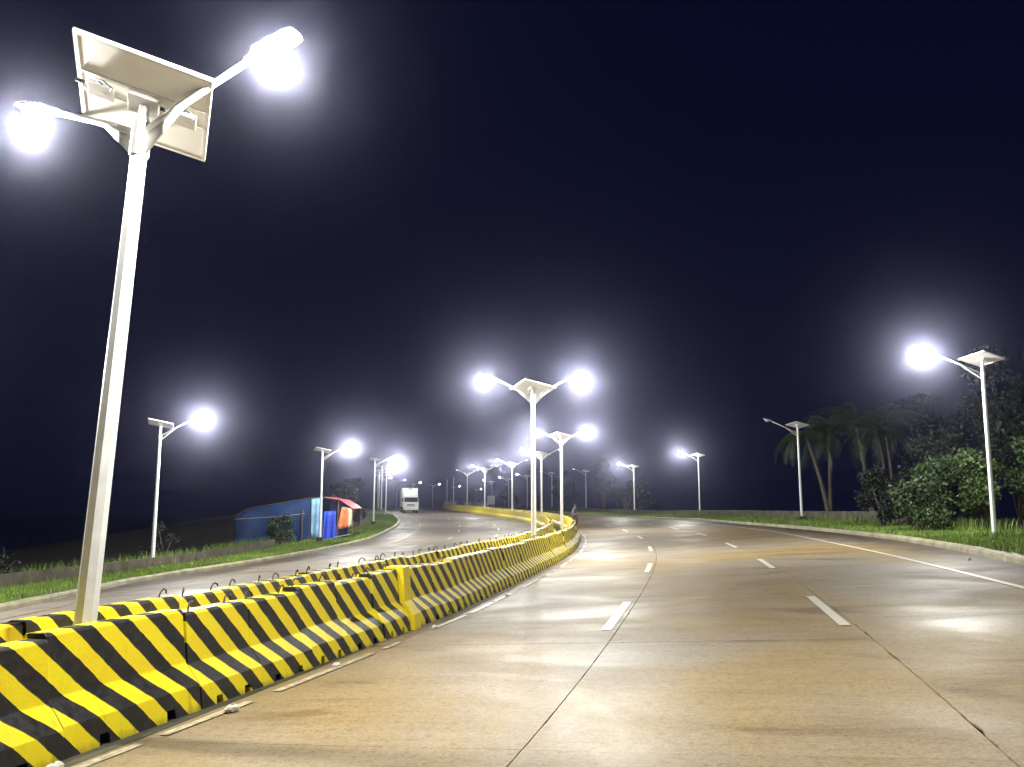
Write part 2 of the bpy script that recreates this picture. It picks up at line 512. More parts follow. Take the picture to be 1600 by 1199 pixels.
link('far_pavement', raw_mesh('far_pavement', V, F, M['road_left'], False, U), road)
# median strip between the two barrier rows
V, F, U = sweep(S_all, [(-1.03, .004), (-.3, .01), (.3, .01), (1.03, .004)])
structure('median_strip', V, F, M['soil'], U)

# painted markings, sheets 5 mm above the slabs
def strip(s0, s1, n0, w, mat, name='lane_marking', dz=.009):
    k = max(2, int((s1 - s0) / .8) + 1)
    V = []; U = []
    for s in np.linspace(s0, s1, k):
        nc = n0(s) if callable(n0) else n0
        for d in (-w / 2, w / 2):
            V.append(pos(s, nc + d, dz)); U.append((s, nc + d))
    F = [(2 * i, 2 * i + 1, 2 * i + 3, 2 * i + 2) for i in range(k - 1)]
    return link(name, raw_mesh(name, np.array(V), F, mat, False, U), road)
for i in range(-1, 10):
    s0 = 13.35 + 10.2 * i
    strip(s0, s0 + 3.45, 4.20, .15, M['mark'])
    strip(s0, s0 + 3.6, 7.46, .15, M['mark'])
    strip(s0 + 1.0, s0 + 4.4, -7.46, .15, M['mark'])
    strip(s0 + 1.0, s0 + 4.4, -4.32, .15, M['mark'])
strip(-8, 125, 11.1, .14, M['mark'], 'edge_line')
strip(-8, 125, lambda s: max(kerb_l(s) + 1.2, -11.1), .14, M['mark_worn'], 'edge_line')
e = 4.6
while e < 60:
    L = random.uniform(.5, 2.6)
    strip(e, e + L, lambda s: float(np.interp(s, [6, 9, 16, 25, 40], [1.10, 1.22, 1.50, 1.42, 1.3])), .10, M['mark_worn'], 'edge_line')
    e += L + random.uniform(.15, 1.3)

# ------------------------------------------------------------------ kerbs
for k_, sg in ((kerb_l, -1), (kerb_r, 1)):
    kp = [(0.0, -.04), (.0, .10), (.03, .15), (.06, .165), (.22, .17), (.26, .16), (.27, -.05)]
    ssk = np.concatenate([np.arange(-9, 100, .5), np.arange(100, S1, 2.0)])
    jit = rng.normal(0, .006, (len(ssk), len(kp)))
    V, F, U = sweep(ssk, [((lambda s, a=a: k_(s) + sg * a), z) for a, z in kp])
    V = V.reshape(len(ssk), len(kp), 3); V[:, :, 2] += jit; V[:, :, 0] += jit[:, ::-1] * .8; V = V.reshape(-1, 3)
    if sg < 0: F = [f[::-1] for f in F]
    structure('kerb', V, F, M['kerb'], U, False)

# ------------------------------------------------------------------ low roadside walls
def low_wall(name, label, wfun, sa, sb, h, th=.22):
    ssk = np.arange(sa, sb, .7)
    m = MB()
    prof = [(-th / 2, -.3), (-th / 2, h), (th / 2, h), (th / 2, -.3)]
    V, F, U = sweep(ssk, [((lambda s, a=a: wfun(s) + a), VL + z) for a, z in prof])
    V = V.reshape(len(ssk), 4, 3); j = rng.normal(0, .012, len(ssk)); V[:, 1:3, 2] += j[:, None]; V[:, :, 0] += rng.normal(0, .008, (len(ssk), 1)); V = V.reshape(-1, 3)
    e0 = (0, 1, 2, 3); b_ = (len(ssk) - 1) * 4
    F = F + [e0[::-1], (b_, b_ + 1, b_ + 2, b_ + 3)]
    me = raw_mesh(name, V, F, M['wall'], False, U)
    o = link(name, me)
    tag(o, label, 'wall')
    return o
low_wall('low_wall', 'low mossy concrete wall behind the left grass verge, running to the blue hut', wall_l, -8, 53, .46)
low_wall('low_wall', 'low concrete wall beyond the hut, behind the verge towards the truck', wall_l, 66, 140, .5)
low_wall('low_wall', 'long low grey wall behind the right verge, in front of the palms', wall_r, 41, 190, .62)

# ------------------------------------------------------------------ barriers
def barrier_mesh(L, plain=False):
    P = [(.355, 0), (.325, .26), (.165, .46), (.115, .93), (.095, .955)]
    def full(z0):
        pr = [(x, z) for x, z in P]
        if z0 > 0:
            x0 = .355 + (.325 - .355) * z0 / .26
            pr[0] = (x0, z0)
        return pr + [(-x, z) for x, z in reversed(pr)]
    m = MB()
    a = L * .22; w = .12
    br = [0, a, a + w, L - a - w, L - a, L]
    secs = []
    g_ = .006
    prof = full(0)
    n = len(prof)
    # one shell: rings at every break; inside a notch the toe is lifted
    rings = []
    for i, y in enumerate(br):
        yy = y + (g_ if i == 0 else -g_ if i == len(br) - 1 else 0)
        if i in (0, 5):
            rings.append((yy, full(0)))
        elif i in (1, 3):
            rings.append((yy, full(0))); rings.append((yy + .012, full(.115)))
        else:
            rings.append((yy - .012, full(.115))); rings.append((yy, full(0)))
    V = []; F = []
    for y, pr in rings:
        V += [(x, y - L / 2, z) for x, z in pr]
    for i in range(len(rings) - 1):
        for k in range(n):
            k2 = (k + 1) % n
            F.append((i * n + k, i * n + k2, (i + 1) * n + k2, (i + 1) * n + k))
    F.append(tuple(range(n))); F.append(tuple((len(rings) - 1) * n + k for k in range(n))[::-1])
    m.add(V, F)
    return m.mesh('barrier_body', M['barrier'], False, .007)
hook_m = MB()
hp = [(0, -.075, -.05), (0, -.075, .04), (0, -.06, .085), (0, -.025, .115), (0, .02, .115), (0, .058, .09), (0, .07, .055)]
hook_m.tube(hp, .012, 6)
hook_me = hook_m.mesh('hook', M['hook'], True)
cache = {}
ORD = lambda i: str(i) + ('th' if 10 <= i % 100 <= 20 else {1: 'st', 2: 'nd', 3: 'rd'}.get(i % 10, 'th'))
def off_r(s): return np.interp(s, [3, 6, 10, 16, 22, 31], [.47, .48, .60, .82, .72, .66])
def off_l(s): return -np.interp(s, [3, 6, 10, 16, 22, 31], [.58, .60, .66, .80, .78, .70])
def barrier_row(off, joints, rowname, phase0):
    i = 0; cum = 0.0
    for s0, s1, kind in joints:
        sm = (s0 + s1) / 2
        p0 = pos(s0, off(s0)); p1 = pos(s1, off(s1))
        L = float(np.linalg.norm(p1 - p0))
        d = (p1 - p0) / L
        Lk = round(L, 2)
        key = Lk
        if key not in cache: cache[key] = barrier_mesh(Lk)
        i += 1
        o = link('concrete_barrier', cache[key])
        mid = (p0 + p1) / 2
        yaw = math.atan2(-d[0], d[1]) + random.gauss(0, .006)
        o.location = (mid[0] + random.gauss(0, .008), mid[1], mid[2] - .02)
        roll = -math.atan(float(e_r(sm))) * .4 + random.gauss(0, .010)
        o.rotation_euler = (math.asin(max(-1, min(1, d[2]))), roll, yaw)
        o.scale = (1, 1, random.uniform(.97, 1.03))
        o['phase'] = float((cum + L / 2 + phase0 + random.uniform(-.02, .02)) % 43.0); cum += L
        where = 'road-side row' if rowname == 'r' else 'far-side row'
        look = 'striped black and yellow concrete barrier' if sm < 75 else 'yellow concrete barrier past the bend'
        tag(o, '%s, %s from the near end of the %s' % (look, ORD(i), where), 'barrier', 'concrete barriers in the ' + where)
        if s1 < 62:
            for f in (-.30, .30):
                if random.random() < (.12 if s1 < 22 else .35) or (kind == 'nohook'): continue
                h = link('hook', hook_me, o)
                h.location = (random.uniform(-.02, .02), f * Lk + random.uniform(-.05, .05), .945)
                h.scale = (.85,) * 3
                h.rotation_euler = (random.gauss(0, .12), random.gauss(0, .18), random.gauss(0, .35))
rj = [(3.1, 4.3, ''), (4.3, 5.55, 'hook'), (5.55, 7.03, 'nohook'), (7.03, 8.62, 'nohook'), (8.62, 9.66, 'hook'), (9.66, 10.72, ''), (10.72, 11.7, ''), (11.7, 12.75, ''), (12.75, 13.72, '')]
s = 14.12
while s < 66: rj.append((s, s + 1.14, '')); s += 1.14
while s < 200: rj.append((s, s + 2.4, '')); s += 2.4
barrier_row(off_r, rj, 'r', 0.02)
lj = []
s = 3.3
while s < 66: lj.append((s, s + 1.15, '')); s += 1.15
while s < 200: lj.append((s, s + 2.4, '')); s += 2.4
barrier_row(off_l, lj, 'l', .17)
# the all-yellow end block wedged into the road-side row
m = MB()
P = [(.375, 0), (.345, .26), (.20, .46), (.165, .99), (.145, 1.01)]
m.prism(P + [(-x, z) for x, z in reversed(P)], -.17, .17)
p = pos(13.92, off_r(13.92)); t = tang(13.92)
yb = m.obj('yellow_end_block', M['yellow'], None, False, .012)
yb.location = (p[0] + .03, p[1], p[2] - .02); yb.rotation_euler = (0, -.02, math.atan2(-t[0], t[1]) + .03)
tag(yb, 'short solid yellow concrete block wedged between striped barriers in the road-side row', 'barrier')

# ------------------------------------------------------------------ street lamps
def panel_parts(parent, z, a, b_, frame_axes):
    """solar panel as a part: frame ring, backsheet, cells, boxes"""
    a1, a2, nn = frame_axes
    R = Matrix((a1, a2, nn)).transposed()
    fr = MB()
    t = .04
    fr.box((0, b_ / 2 - t / 2, 0), (a, t, .04)); fr.box((0, -b_ / 2 + t / 2, 0), (a, t, .04))
    fr.box((a / 2 - t / 2, 0, 0), (t, b_ - 2 * t, .038)); fr.box((-a / 2 + t / 2, 0, 0), (t, b_ - 2 * t, .038))
    f = fr.obj('solar_panel', M['paintw'], parent)
    q = R.to_quaternion()
    f.rotation_mode = 'QUATERNION'; f.rotation_quaternion = q
    f.location = (0, 0, z)
    bs = MB().box((0, 0, -.006), (a - 2 * t, b_ - 2 * t, .012)).obj('backsheet', M['backsheet'], f)
    MB().box((0, 0, .013), (a - 2 * t, b_ - 2 * t, .006)).obj('cells', M['cells'], f)
    return f
A1 = Vector((.92, .35, -.19)).normalized(); A2 = Vector((-.37, .92, -.13)); A2 = (A2 - A1 * A2.dot(A1)).normalized(); A3 = A1.cross(A2)
AXES = (A1, A2, A3)

def head_meshes():
    h = MB()
    # flat tapered housing along +x, top ribbed
    V = []; secs = [(-.02, .035, .03), (.06, .05, .035), (.14, .115, .04), (.50, .125, .035), (.58, .10, .025), (.60, .05, .012)]
    for x, wv, hv in secs:
        V += [(x, -wv, -hv * .2), (x, wv, -hv * .2), (x, wv * .8, hv), (x, -wv * .8, hv)]
    F = []
    for i in range(len(secs) - 1):
        for k in range(4):
            F.append((i * 4 + k, i * 4 + (k + 1) % 4, (i + 1) * 4 + (k + 1) % 4, (i + 1) * 4 + k))
    F.append((3, 2, 1, 0)); b_ = (len(secs) - 1) * 4; F.append((b_, b_ + 1, b_ + 2, b_ + 3))
    h.add(V, F)
    for k in range(4):
        h.box((.22 + k * .08, 0, .045), (.012, .15, .03))
    lens = MB()
    lens.ball((.33, 0, -.004), 1.0, 16, 6, (.19, .13, .13), -1.0, 0.0)
    return h.mesh('lamp_head', M['paintw'], False, .004), lens
HEAD, LENSB = head_meshes()
LENS = {k: LENSB.mesh('lens', M[m_], True) for k, m_ in (('on', 'led'), ('dim', 'led_dim'), ('off', 'lens_off'))}
def lamp_light(parent, power):
    ld = LIGHTS.get(power)
    if ld is None:
        ld = bpy.data.lights.new('lamp_light', 'POINT')
        ld.energy = power
        ld.shadow_soft_size = .10; ld.color = (1.0, .985, .93)
        LIGHTS[power] = ld
    o = bpy.data.objects.new('lamp_light', ld); COL.objects.link(o); o.parent = parent
    o.location = (.33, 0, -.25)
    return o
LIGHTS = {}
def add_head(parent, loc, az, tilt, state, power):
    h = link('lamp_head', HEAD, parent)
    h.location = loc; h.rotation_euler = (0, -tilt, az)
    link('lens', LENS[state], h)
    if state == 'on' and power > 0:
        lamp_light(h, power)
    return h
HP = 6.1
def octo_pole(parent, r0, r1, h, name='pole'):
    m = MB(); m.tube([(0, 0, 0), (0, 0, h * .5), (0, 0, h)], [r0, (r0 + r1) / 2, r1], 8, True, .2)
    return m.obj(name, M['galv'], parent, False)
def base_parts(parent, big):
    b_ = MB(); s_ = .30 if not big else .42
    b_.prism([(-s_ / 2, 0), (s_ / 2, 0), (s_ / 2 * .9, s_ * .75), (-s_ / 2 * .9, s_ * .75)], -s_ / 2, s_ / 2)
    b_.obj('base_block', M['block'], parent, False, .015)
def double_lamp(x, y, az, label, states, arm=1.7, lean=(0, 0), power=LAMP_W, bare=False, detail=False, z=None, block=False, HP=6.1, rise=.74):
    """az = direction of the right-hand arm"""
    s, n = sn(x, y)
    zz = float(pos(s, n)[2]) if z is None else z
    t = empty('double_street_lamp' if not bare else 'bare_pole', (x, y, zz))
    t.rotation_euler = (lean[0], lean[1], 0)
    octo_pole(t, .102, .076, HP)
    m = MB(); m.tube([(0, 0, 0), (0, 0, .02)], [.2, .2], 4); 
    for k in range(4):
        a = k * math.pi / 2 + .3; m.tube([(.155 * math.cos(a), .155 * math.sin(a), 0), (.155 * math.cos(a), .155 * math.sin(a), .07)], .014, 6)
    m.obj('base_plate', M['galv'], t)
    if block: base_parts(t, True)
    if bare:
        return tag(t, label, 'pole', 'poles along the median')
    sl = MB(); sl.tube([(0, 0, HP - .42), (0, 0, HP - .05)], [.094, .094], 12)
    sl.obj('sleeve', M['paintw'], t, False)
    cap = MB(); cap.tube([(0, 0, HP), (0, 0, HP + .14)], [.055, .05], 10); cap.obj('panel_mount', M['paintw'], t)
    for sgn, st in ((1, states[1]), (-1, states[0])):
        a = az + (0 if sgn > 0 else math.pi)
        dx, dy = math.cos(a), math.sin(a)
        ln = arm - .30
        P0 = (dx * .06, dy * .06, HP - .16)
        pts = [P0, (dx * ln * .35, dy * ln * .35, HP - .16 + rise * .37), (dx * ln * .7, dy * ln * .7, HP - .16 + rise * .72), (dx * ln, dy * ln, HP - .16 + rise)]
        am = MB(); am.tube(pts, [.042, .04, .036, .033], 10)
        # gusset plate under the root of the arm
        w_ = Vector((-dy, dx, 0)) * .012
        g0 = [Vector((dx * .09, dy * .09, HP - .40)), Vector((dx * .09, dy * .09, HP - .16)), Vector((dx * ln * .45, dy * ln * .45, HP - .16 + rise * .44))]
        am.add([p + w_ for p in g0] + [p - w_ for p in g0], [(0, 1, 2), (5, 4, 3), (0, 3, 4, 1), (1, 4, 5, 2), (2, 5, 3, 0)])
        am.obj('arm', M['paintw'], t, True)
        add_head(t, (dx * (ln - .02), dy * (ln - .02), HP - .16 + rise + .012), a, .26, st, power)
    f = panel_parts(t, HP + .20, 1.27, 1.42, AXES)
    pl = MB(); pl.box((0, 0, -.045), (.30, .30, .06)); pl.box((0, .18, -.025), (.05, .5, .014)); 
    pl.obj('mount_plate', M['paintw'], f, False, .008)
    if detail:
        rl = MB(); rl.box((-.0, .12, -.018), (1.18, .035, .012)); rl.box((0, -.16, -.018), (1.18, .035, .012)); rl.obj('rail', M['backsheet'], f)
        for sx in (-.40, .40):
            bx = MB(); bx.box((0, 0, 0), (.26, .22, .09)); bx.box((0, 0, -.048), (.27, .23, .012)); bx.box((.03, .02, -.056), (.04, .05, .004))
            o = bx.obj('battery_box', M['paintw'], f, False, .006); o.location = (sx, .0, -.055); o.scale = (.9, .9, .45)
            cb = MB()
            cb.tube([(sx + .1, -.11, -.10), (sx + .13, -.2, -.13), (sx + .05, -.26, -.12), (sx - .02, -.22, -.10), (sx + .02, -.13, -.08)], .008, 6)
            cb.obj('cable', M['dark'], f, True)
            cb = MB(); cb.tube([(sx - .14, -.10, -.10), (sx - .22, -.12, -.11)], .022, 6); cb.obj('connector', M['dark'], f, True)
    return tag(t, label, 'street lamp', 'double-arm solar lamps on the median')
def az_right(s):
    t = tang(s); return math.atan2(-t[0], t[1])
def single_lamp(x, y, az, label, state, arm=1.95, power=LAMP_W, lean=(0, 0), z=None, group='', block=False, psize=1.05):
    zz = ground_z(x, y) - .02 if z is None else z
    t = empty('street_lamp', (x, y, zz)); t.rotation_euler = (lean[0], lean[1], 0)
    octo_pole(t, .085, .06, HP)
    if block: base_parts(t, True)
    dx, dy = math.cos(az), math.sin(az)
    ln = arm - .3; rise = .80
    am = MB(); am.tube([(0, 0, HP - .42), (dx * ln * .5, dy * ln * .5, HP - .42 + rise * .52), (dx * ln, dy * ln, HP - .42 + rise)], [.032, .03, .027], 8)
    am.obj('arm', M['paintw'], t, True)
    br = MB(); br.tube([(0, 0, HP - .62), (dx * ln * .42, dy * ln * .42, HP - .42 + rise * .40)], [.02, .018], 6); br.obj('brace', M['paintw'], t)
    cl = MB(); cl.tube([(0, 0, HP - .48), (0, 0, HP - .36)], [.085, .085], 10); cl.obj('collar', M['paintw'], t)
    add_head(t, (dx * (ln - .02), dy * (ln - .02), HP - .42 + rise + .012), az, .28, state, power)
    f = panel_parts(t, HP + .14, psize, psize, AXES)
    mp = MB(); mp.box((0, 0, -.05), (.2, .24, .08)); mp.tube([(0, 0, -.16), (0, 0, -.05)], .04, 8); mp.obj('mount_plate', M['paintw'], f)
    return tag(t, label, 'street lamp', group)

# median
double_lamp(-3.815, 7.58, -.393, 'tall double-arm solar lamp rising between the near barriers, panel underside in full view', ('on', 'on'), arm=1.6, lean=(-.066, .012), detail=True, HP=5.88, power=1700.0, rise=.50)
med = [(30.6, 'second double-arm median lamp, both lamps lit, standing before the bend of the barriers', ('on', 'on'), False, False),
       (54.2, 'third double-arm median lamp, on a dark block at the bend of the barriers', ('on', 'on'), False, True),
       (77.0, 'fourth double-arm median lamp, just behind the second one', ('on', 'dim'), False, False),
       (98.0, 'fifth double-arm median lamp, far along the yellow barriers', ('on', 'dim'), False, False),
       (118.0, 'sixth double-arm median lamp, next to the small white board', ('on', 'dim'), False, False),
       (138.0, 'seventh double-arm median lamp, farthest one that still has arms', ('dim', 'dim'), False, False),
       (158.0, 'bare median pole without lamp, first past the double-arm lamps', None, True, False),
       (178.0, 'bare median pole without lamp, second past the double-arm lamps', None, True, False)]
for yv, lab, st, bare, blk in med:
    double_lamp(float(c_x(yv)), yv, az_right(yv), lab, st or ('off', 'off'), bare=bare, block=blk, arm=1.72, power=(2700.0 if yv < 60 else 1700.0) if yv < 145 else 0)
# right side
gr_r = 'single-arm lamps along the right verge'
rl_ = [(16.85, 29.5, 'on', 'lit single-arm lamp nearest on the right verge, before the leafy shrubs'),
       (18.75, 54.5, 'off', 'unlit single-arm lamp on the right verge in front of the leaning palm'),
       (19.2, 86.0, 'on', 'lit single-arm lamp, third from the camera on the right verge'),
       (15.8, 108.5, 'on', 'lit single-arm lamp, fourth on the right verge, beside the pale-trunk trees'),
       (11.6, 131.5, 'dim', 'faint single-arm lamp, fifth on the right verge, beyond the walking person'),
       (7.1, 149.0, 'dim', 'faint single-arm lamp, sixth on the right verge, behind the third median lamp'),
       (2.95, 163.0, 'on', 'small lit single-arm lamp, seventh on the right verge, far along the curve'),
       (-.7, 182.0, 'on', 'small lit single-arm lamp, eighth on the right verge, far along the curve'),
       (-4.9, 204.0, 'on', 'small lit single-arm lamp, last of the right verge, above the white board')]
p = pos(9.0, 16.2)
single_lamp(float(p[0]), float(p[1]), az_right(9.0) + math.pi, 'single-arm lamp on the right verge just outside the right edge of the picture', 'on', power=1700.0, group=gr_r)
for i, (x, y, st, lab) in enumerate(rl_):
    s_, n_ = sn(x, y)
    single_lamp(x, y, az_right(s_) + math.pi, lab, st, power=(3000.0 if y < 40 else LAMP_W) if y < 120 else 0, group=gr_r, block=(i == 1), z=(ground_z(x, y) if i < 5 else 1.2 * K - .0), lean=(0, math.radians(.5 if i == 0 else 0)))
gr_l = 'single-arm lamps along the left verge'
ll_ = [(-15.5, 36.6, 'on', 'lit single-arm lamp nearest on the left verge, beside the low mossy wall'),
       (-13.1, 57.6, 'on', 'lit single-arm lamp on the left verge in front of the blue hut'),
       (-13.3, 80.9, 'on', 'lit single-arm lamp on a dark block, third on the left verge, past the hut'),
       (-15.7, 104.5, 'on', 'lit single-arm lamp, fourth on the left verge, just before the truck'),
       (-18.9, 121.5, 'on', 'small lit single-arm lamp, fifth on the left verge, beside the truck'),
       (-22.2, 140.0, 'on', 'small lit single-arm lamp, sixth on the left verge, behind the truck'),
       (-25.6, 160.0, 'on', 'small lit single-arm lamp, seventh on the left verge, behind the truck'),
       (-28.2, 181.0, 'on', 'small lit single-arm lamp, eighth on the left verge, low behind the truck'),
       (-27.2, 197.0, 'on', 'tiny lit lamp, ninth on the left verge, just above the truck roof'),
       (-26.2, 222.0, 'on', 'tiny lit lamp, tenth on the left verge, right of the truck'),
       (-22.7, 240.0, 'on', 'tiny lit lamp, eleventh on the left verge, before the end of the yellow barriers'),
       (-18.5, 265.0, 'on', 'tiny lit lamp, twelfth on the left verge, behind the bare median poles'),
       (-13.4, 312.0, 'on', 'tiny lit lamp, thirteenth on the left verge, behind the seventh median lamp'),
       (-3.0, 348.0, 'on', 'tiny lit lamp, last of the left verge, lowest on the horizon')]
p = pos(14.5, -14.6)
single_lamp(float(p[0]), float(p[1]), az_right(14.5), 'single-arm lamp on the left verge just outside the left edge of the picture', 'on', power=3600.0, group=gr_l)
for i, (x, y, st, lab) in enumerate(ll_):
    s_, n_ = sn(x, min(y, S1 - 1))
    single_lamp(x, y, az_right(s_), lab, st, power=(2800.0 if y < 70 else 1400.0) if y < 150 else 0, group=gr_l, block=(i in (1, 2)), z=(ground_z(x, y) if i < 4 else 1.15 * K))

# ------------------------------------------------------------------ blue tarpaulin hut
M['tarp_navy'] = simple('tarp_navy', (.022, .055, .17), .45, var=.3, scale=1.0, bmp=.7, bscale=2.2)
M['tarp_blue'] = simple('tarp_blue', (.03, .07, .60), .4, var=.3, scale=1.6, bmp=.7, bscale=4)
M['tarp_sky'] = simple('tarp_sky', (.22, .42, .66), .5, var=.25, scale=2, bmp=.7, bscale=4)
M['red'] = simple('red_roofing', (.62, .10, .13), .45, var=.25, scale=2)
M['orange'] = simple('orange_cloth', (.72, .20, .07), .7, var=.25, scale=2.5, bmp=.6, bscale=4)
M['cream'] = simple('cream_cloth', (.66, .58, .40), .7, var=.2, scale=2.5, bmp=.6, bscale=4)
M['wood'] = simple('weathered_wood', (.16, .11, .07), .7, var=.4, scale=6)
HZ = -.78
hut = empty('tarpaulin_hut', (0, 0, 0))
tag(hut, 'makeshift hut of blue tarpaulins with a red roof edge beside the left road', 'hut')
def cloth(name, poly_top, poly_bot, y, mat, folds=0.05, freq=9.0, n=14, dy=0.0, thick=.01):
    """hanging sheet between a top and a bottom polyline (x,z lists), with vertical folds"""
    V = []; rows = 6
    tx = np.linspace(poly_top[0][0], poly_top[-1][0], n); tz = np.interp(tx, [p[0] for p in poly_top], [p[1] for p in poly_top])
    bx = np.linspace(poly_bot[0][0], poly_bot[-1][0], n); bz = np.interp(bx, [p[0] for p in poly_bot], [p[1] for p in poly_bot])
    for side in (0, 1):
        for r in range(rows + 1):
            f = r / rows
            for i in range(n):
                x = tx[i] + (bx[i] - tx[i]) * f
                yy = y + dy * (i / (n - 1)) + folds * math.sin(freq * x + 1.3 * f) * (.3 + .7 * f) + side * thick
                V.append((x, yy, tz[i] + (bz[i] - tz[i]) * f))
    F = []
    o = (rows + 1) * n
    for r in range(rows):
        for i in range(n - 1):
            a = r * n + i
            F.append((a, a + n, a + n + 1, a + 1)); F.append((o + a, o + a + 1, o + a + n + 1, o + a + n))
    for i in range(n - 1):
        F.append((i, i + 1, o + i + 1, o + i)); b_ = rows * n; F.append((b_ + i, o + b_ + i, o + b_ + i + 1, b_ + i + 1))
    for r in range(rows):
        F.append((r * n, o + r * n, o + (r + 1) * n, (r + 1) * n)); e_ = n - 1; F.append((r * n + e_, (r + 1) * n + e_, o + (r + 1) * n + e_, o + r * n + e_))
    return MB().add(V, F).obj(name, mat, hut, True)
YH = 60.4
cloth('tarp_wall', [(-19.8, 1.15), (-19.0, 1.72), (-14.4, 2.48)], [(-19.9, HZ - .2), (-14.4, HZ - .1)], YH, M['tarp_navy'], .05, 2.4, 47)
ln = MB(); ln.tube([(-19.85, YH - .08, 1.0), (-17, YH - .09, 1.17), (-14.8, YH - .08, 1.40)], .014, 5); ln.obj('rope', M['cream'], hut)
rg = MB(); rg.tube([(-19.85, YH - .03, 1.18), (-19.0, YH - .03, 1.76), (-14.4, YH - .03, 2.52), (-12.6, YH - .03, 2.56)], .03, 6); rg.obj('ridge_pole', M['wood'], hut)
cloth('tarp_wall', [(-19.8, 1.15), (-19.0, 1.72), (-13.5, 2.53)], [(-19.9, HZ - .2), (-13.5, HZ - .1)], YH + 4.2, M['tarp_navy'], .05, 2.4, 16)
rf = MB()
prof = [(-19.85, 1.18), (-19.0, 1.76), (-14.4, 2.52), (-13.45, 2.58)]
for i in range(3):
    (xa, za), (xb, zb) = prof[i], prof[i + 1]
    rf.add([(xa, YH, za), (xb, YH, zb), (xb, YH + 4.3, zb), (xa, YH + 4.3, za), (xa, YH, za - .03), (xb, YH, zb - .03), (xb, YH + 4.3, zb - .03), (xa, YH + 4.3, za - .03)],
           [(0, 1, 2, 3), (7, 6, 5, 4), (0, 4, 5, 1), (2, 6, 7, 3), (0, 3, 7, 4), (1, 5, 6, 2)])
rf.obj('roof_sheet', M['tarp_navy'], hut)
rr = MB()
for i in range(6):       # corrugated red roofing sheets running down to the eave
    y0 = YH - .35 + i * .62
    rr.add([(-13.45, y0, 2.58), (-12.3, y0, 2.40), (-11.35, y0, 1.78), (-11.35, y0 + .6, 1.78), (-12.3, y0 + .6, 2.40), (-13.45, y0 + .6, 2.58),
            (-13.45, y0, 2.55), (-12.3, y0, 2.37), (-11.35, y0, 1.75), (-11.35, y0 + .6, 1.75), (-12.3, y0 + .6, 2.37), (-13.45, y0 + .6, 2.55)],
           [(0, 1, 4, 5), (1, 2, 3, 4), (11, 10, 7, 6), (10, 9, 8, 7), (0, 6, 7, 1), (1, 7, 8, 2), (3, 9, 10, 4), (4, 10, 11, 5), (2, 8, 9, 3), (0, 5, 11, 6)])
rr.obj('red_roof', M['red'], hut)
cloth('sky_blue_curtain', [(-14.4, 2.44), (-13.6, 2.52)], [(-14.35, -.35), (-13.55, -.5)], YH - .08, M['tarp_sky'], .035, 15, 26)
cloth('blue_tarp', [(-13.45, 1.55), (-12.65, 1.6)], [(-13.55, -.72), (-12.45, -.62)], YH - .12, M['tarp_blue'], .05, 14, 26)
cloth('blue_tarp', [(-13.5, 2.5), (-12.0, 2.1)], [(-13.5, -.7), (-12.0, -.7)], YH + 1.6, M['tarp_navy'], .05, 6, 14)
cloth('orange_cloth', [(-12.15, 1.86), (-11.85, 1.84)], [(-12.5, .28), (-11.82, .40)], YH - .25, M['orange'], .05, 14, 12)
cloth('orange_cloth', [(-11.85, 1.84), (-11.72, 1.82)], [(-11.82, .40), (-11.70, .5)], YH - .25, M['orange'], .03, 20, 8)
cloth('cream_cloth', [(-11.72, 1.82), (-11.42, 1.80)], [(-11.70, .40), (-11.45, .52)], YH - .25, M['cream'], .05, 17, 10)
for x, y, z in ((-11.38, YH - .28, 1.8), (-11.38, YH + 3, 1.8), (-12.45, YH - .2, 2.3), (-14.45, YH - .02, 2.45), (-15.0, YH - .1, 1.7)):
    p_ = MB(); p_.tube([(x, y, HZ - .1), (x + .02, y, z)], .03, 6); p_.obj('post', M['wood'], hut)
bench = empty('wooden_bench', (-11.95, 59.4, HZ + .16))
tb = MB(); tb.add([(-.55, -.2, .40), (.6, -.2, .62), (.6, .2, .62), (-.55, .2, .40), (-.55, -.2, .36), (.6, -.2, .58), (.6, .2, .58), (-.55, .2, .36)],
                  [(0, 1, 2, 3), (7, 6, 5, 4), (0, 4, 5, 1), (2, 6, 7, 3), (0, 3, 7, 4), (1, 5, 6, 2)])
tb.obj('bench_top', M['cream'], bench)
for x, z in ((-.5, .38), (.55, .58)):
    for y in (-.16, .16):
        q = MB(); q.tube([(x, y, -.1), (x, y, z)], .028, 6); q.obj('leg', M['wood'], bench)
tag(bench, 'sloping wooden bench on thin legs under the orange cloth of the hut', 'bench')

# ------------------------------------------------------------------ white truck
M['truck_white'] = simple('truck_white', (.78, .78, .74), .35, var=.06, scale=2)
M['glass_dark'] = simple('windscreen', (.01, .012, .014), .08, var=.1)
M['grille'] = simple('grille_dark', (.03, .03, .03), .4, var=.2)
M['chrome'] = simple('bumper_grey', (.5, .5, .48), .3, metal=.3, var=.1)
M['headlamp'] = simple('headlamp_glass', (.75, .72, .6), .12, var=.1)
tx, ty = -14.6, 121.5
ts, tn = sn(tx, ty)
tt = tang(ts)
truck = empty('box_truck', (tx, ty, float(pos(ts, tn)[2])), math.atan2(-tt[0], tt[1]) + .02)
tag(truck, 'white box truck with a dark windscreen parked at the kerb on the left road', 'truck')
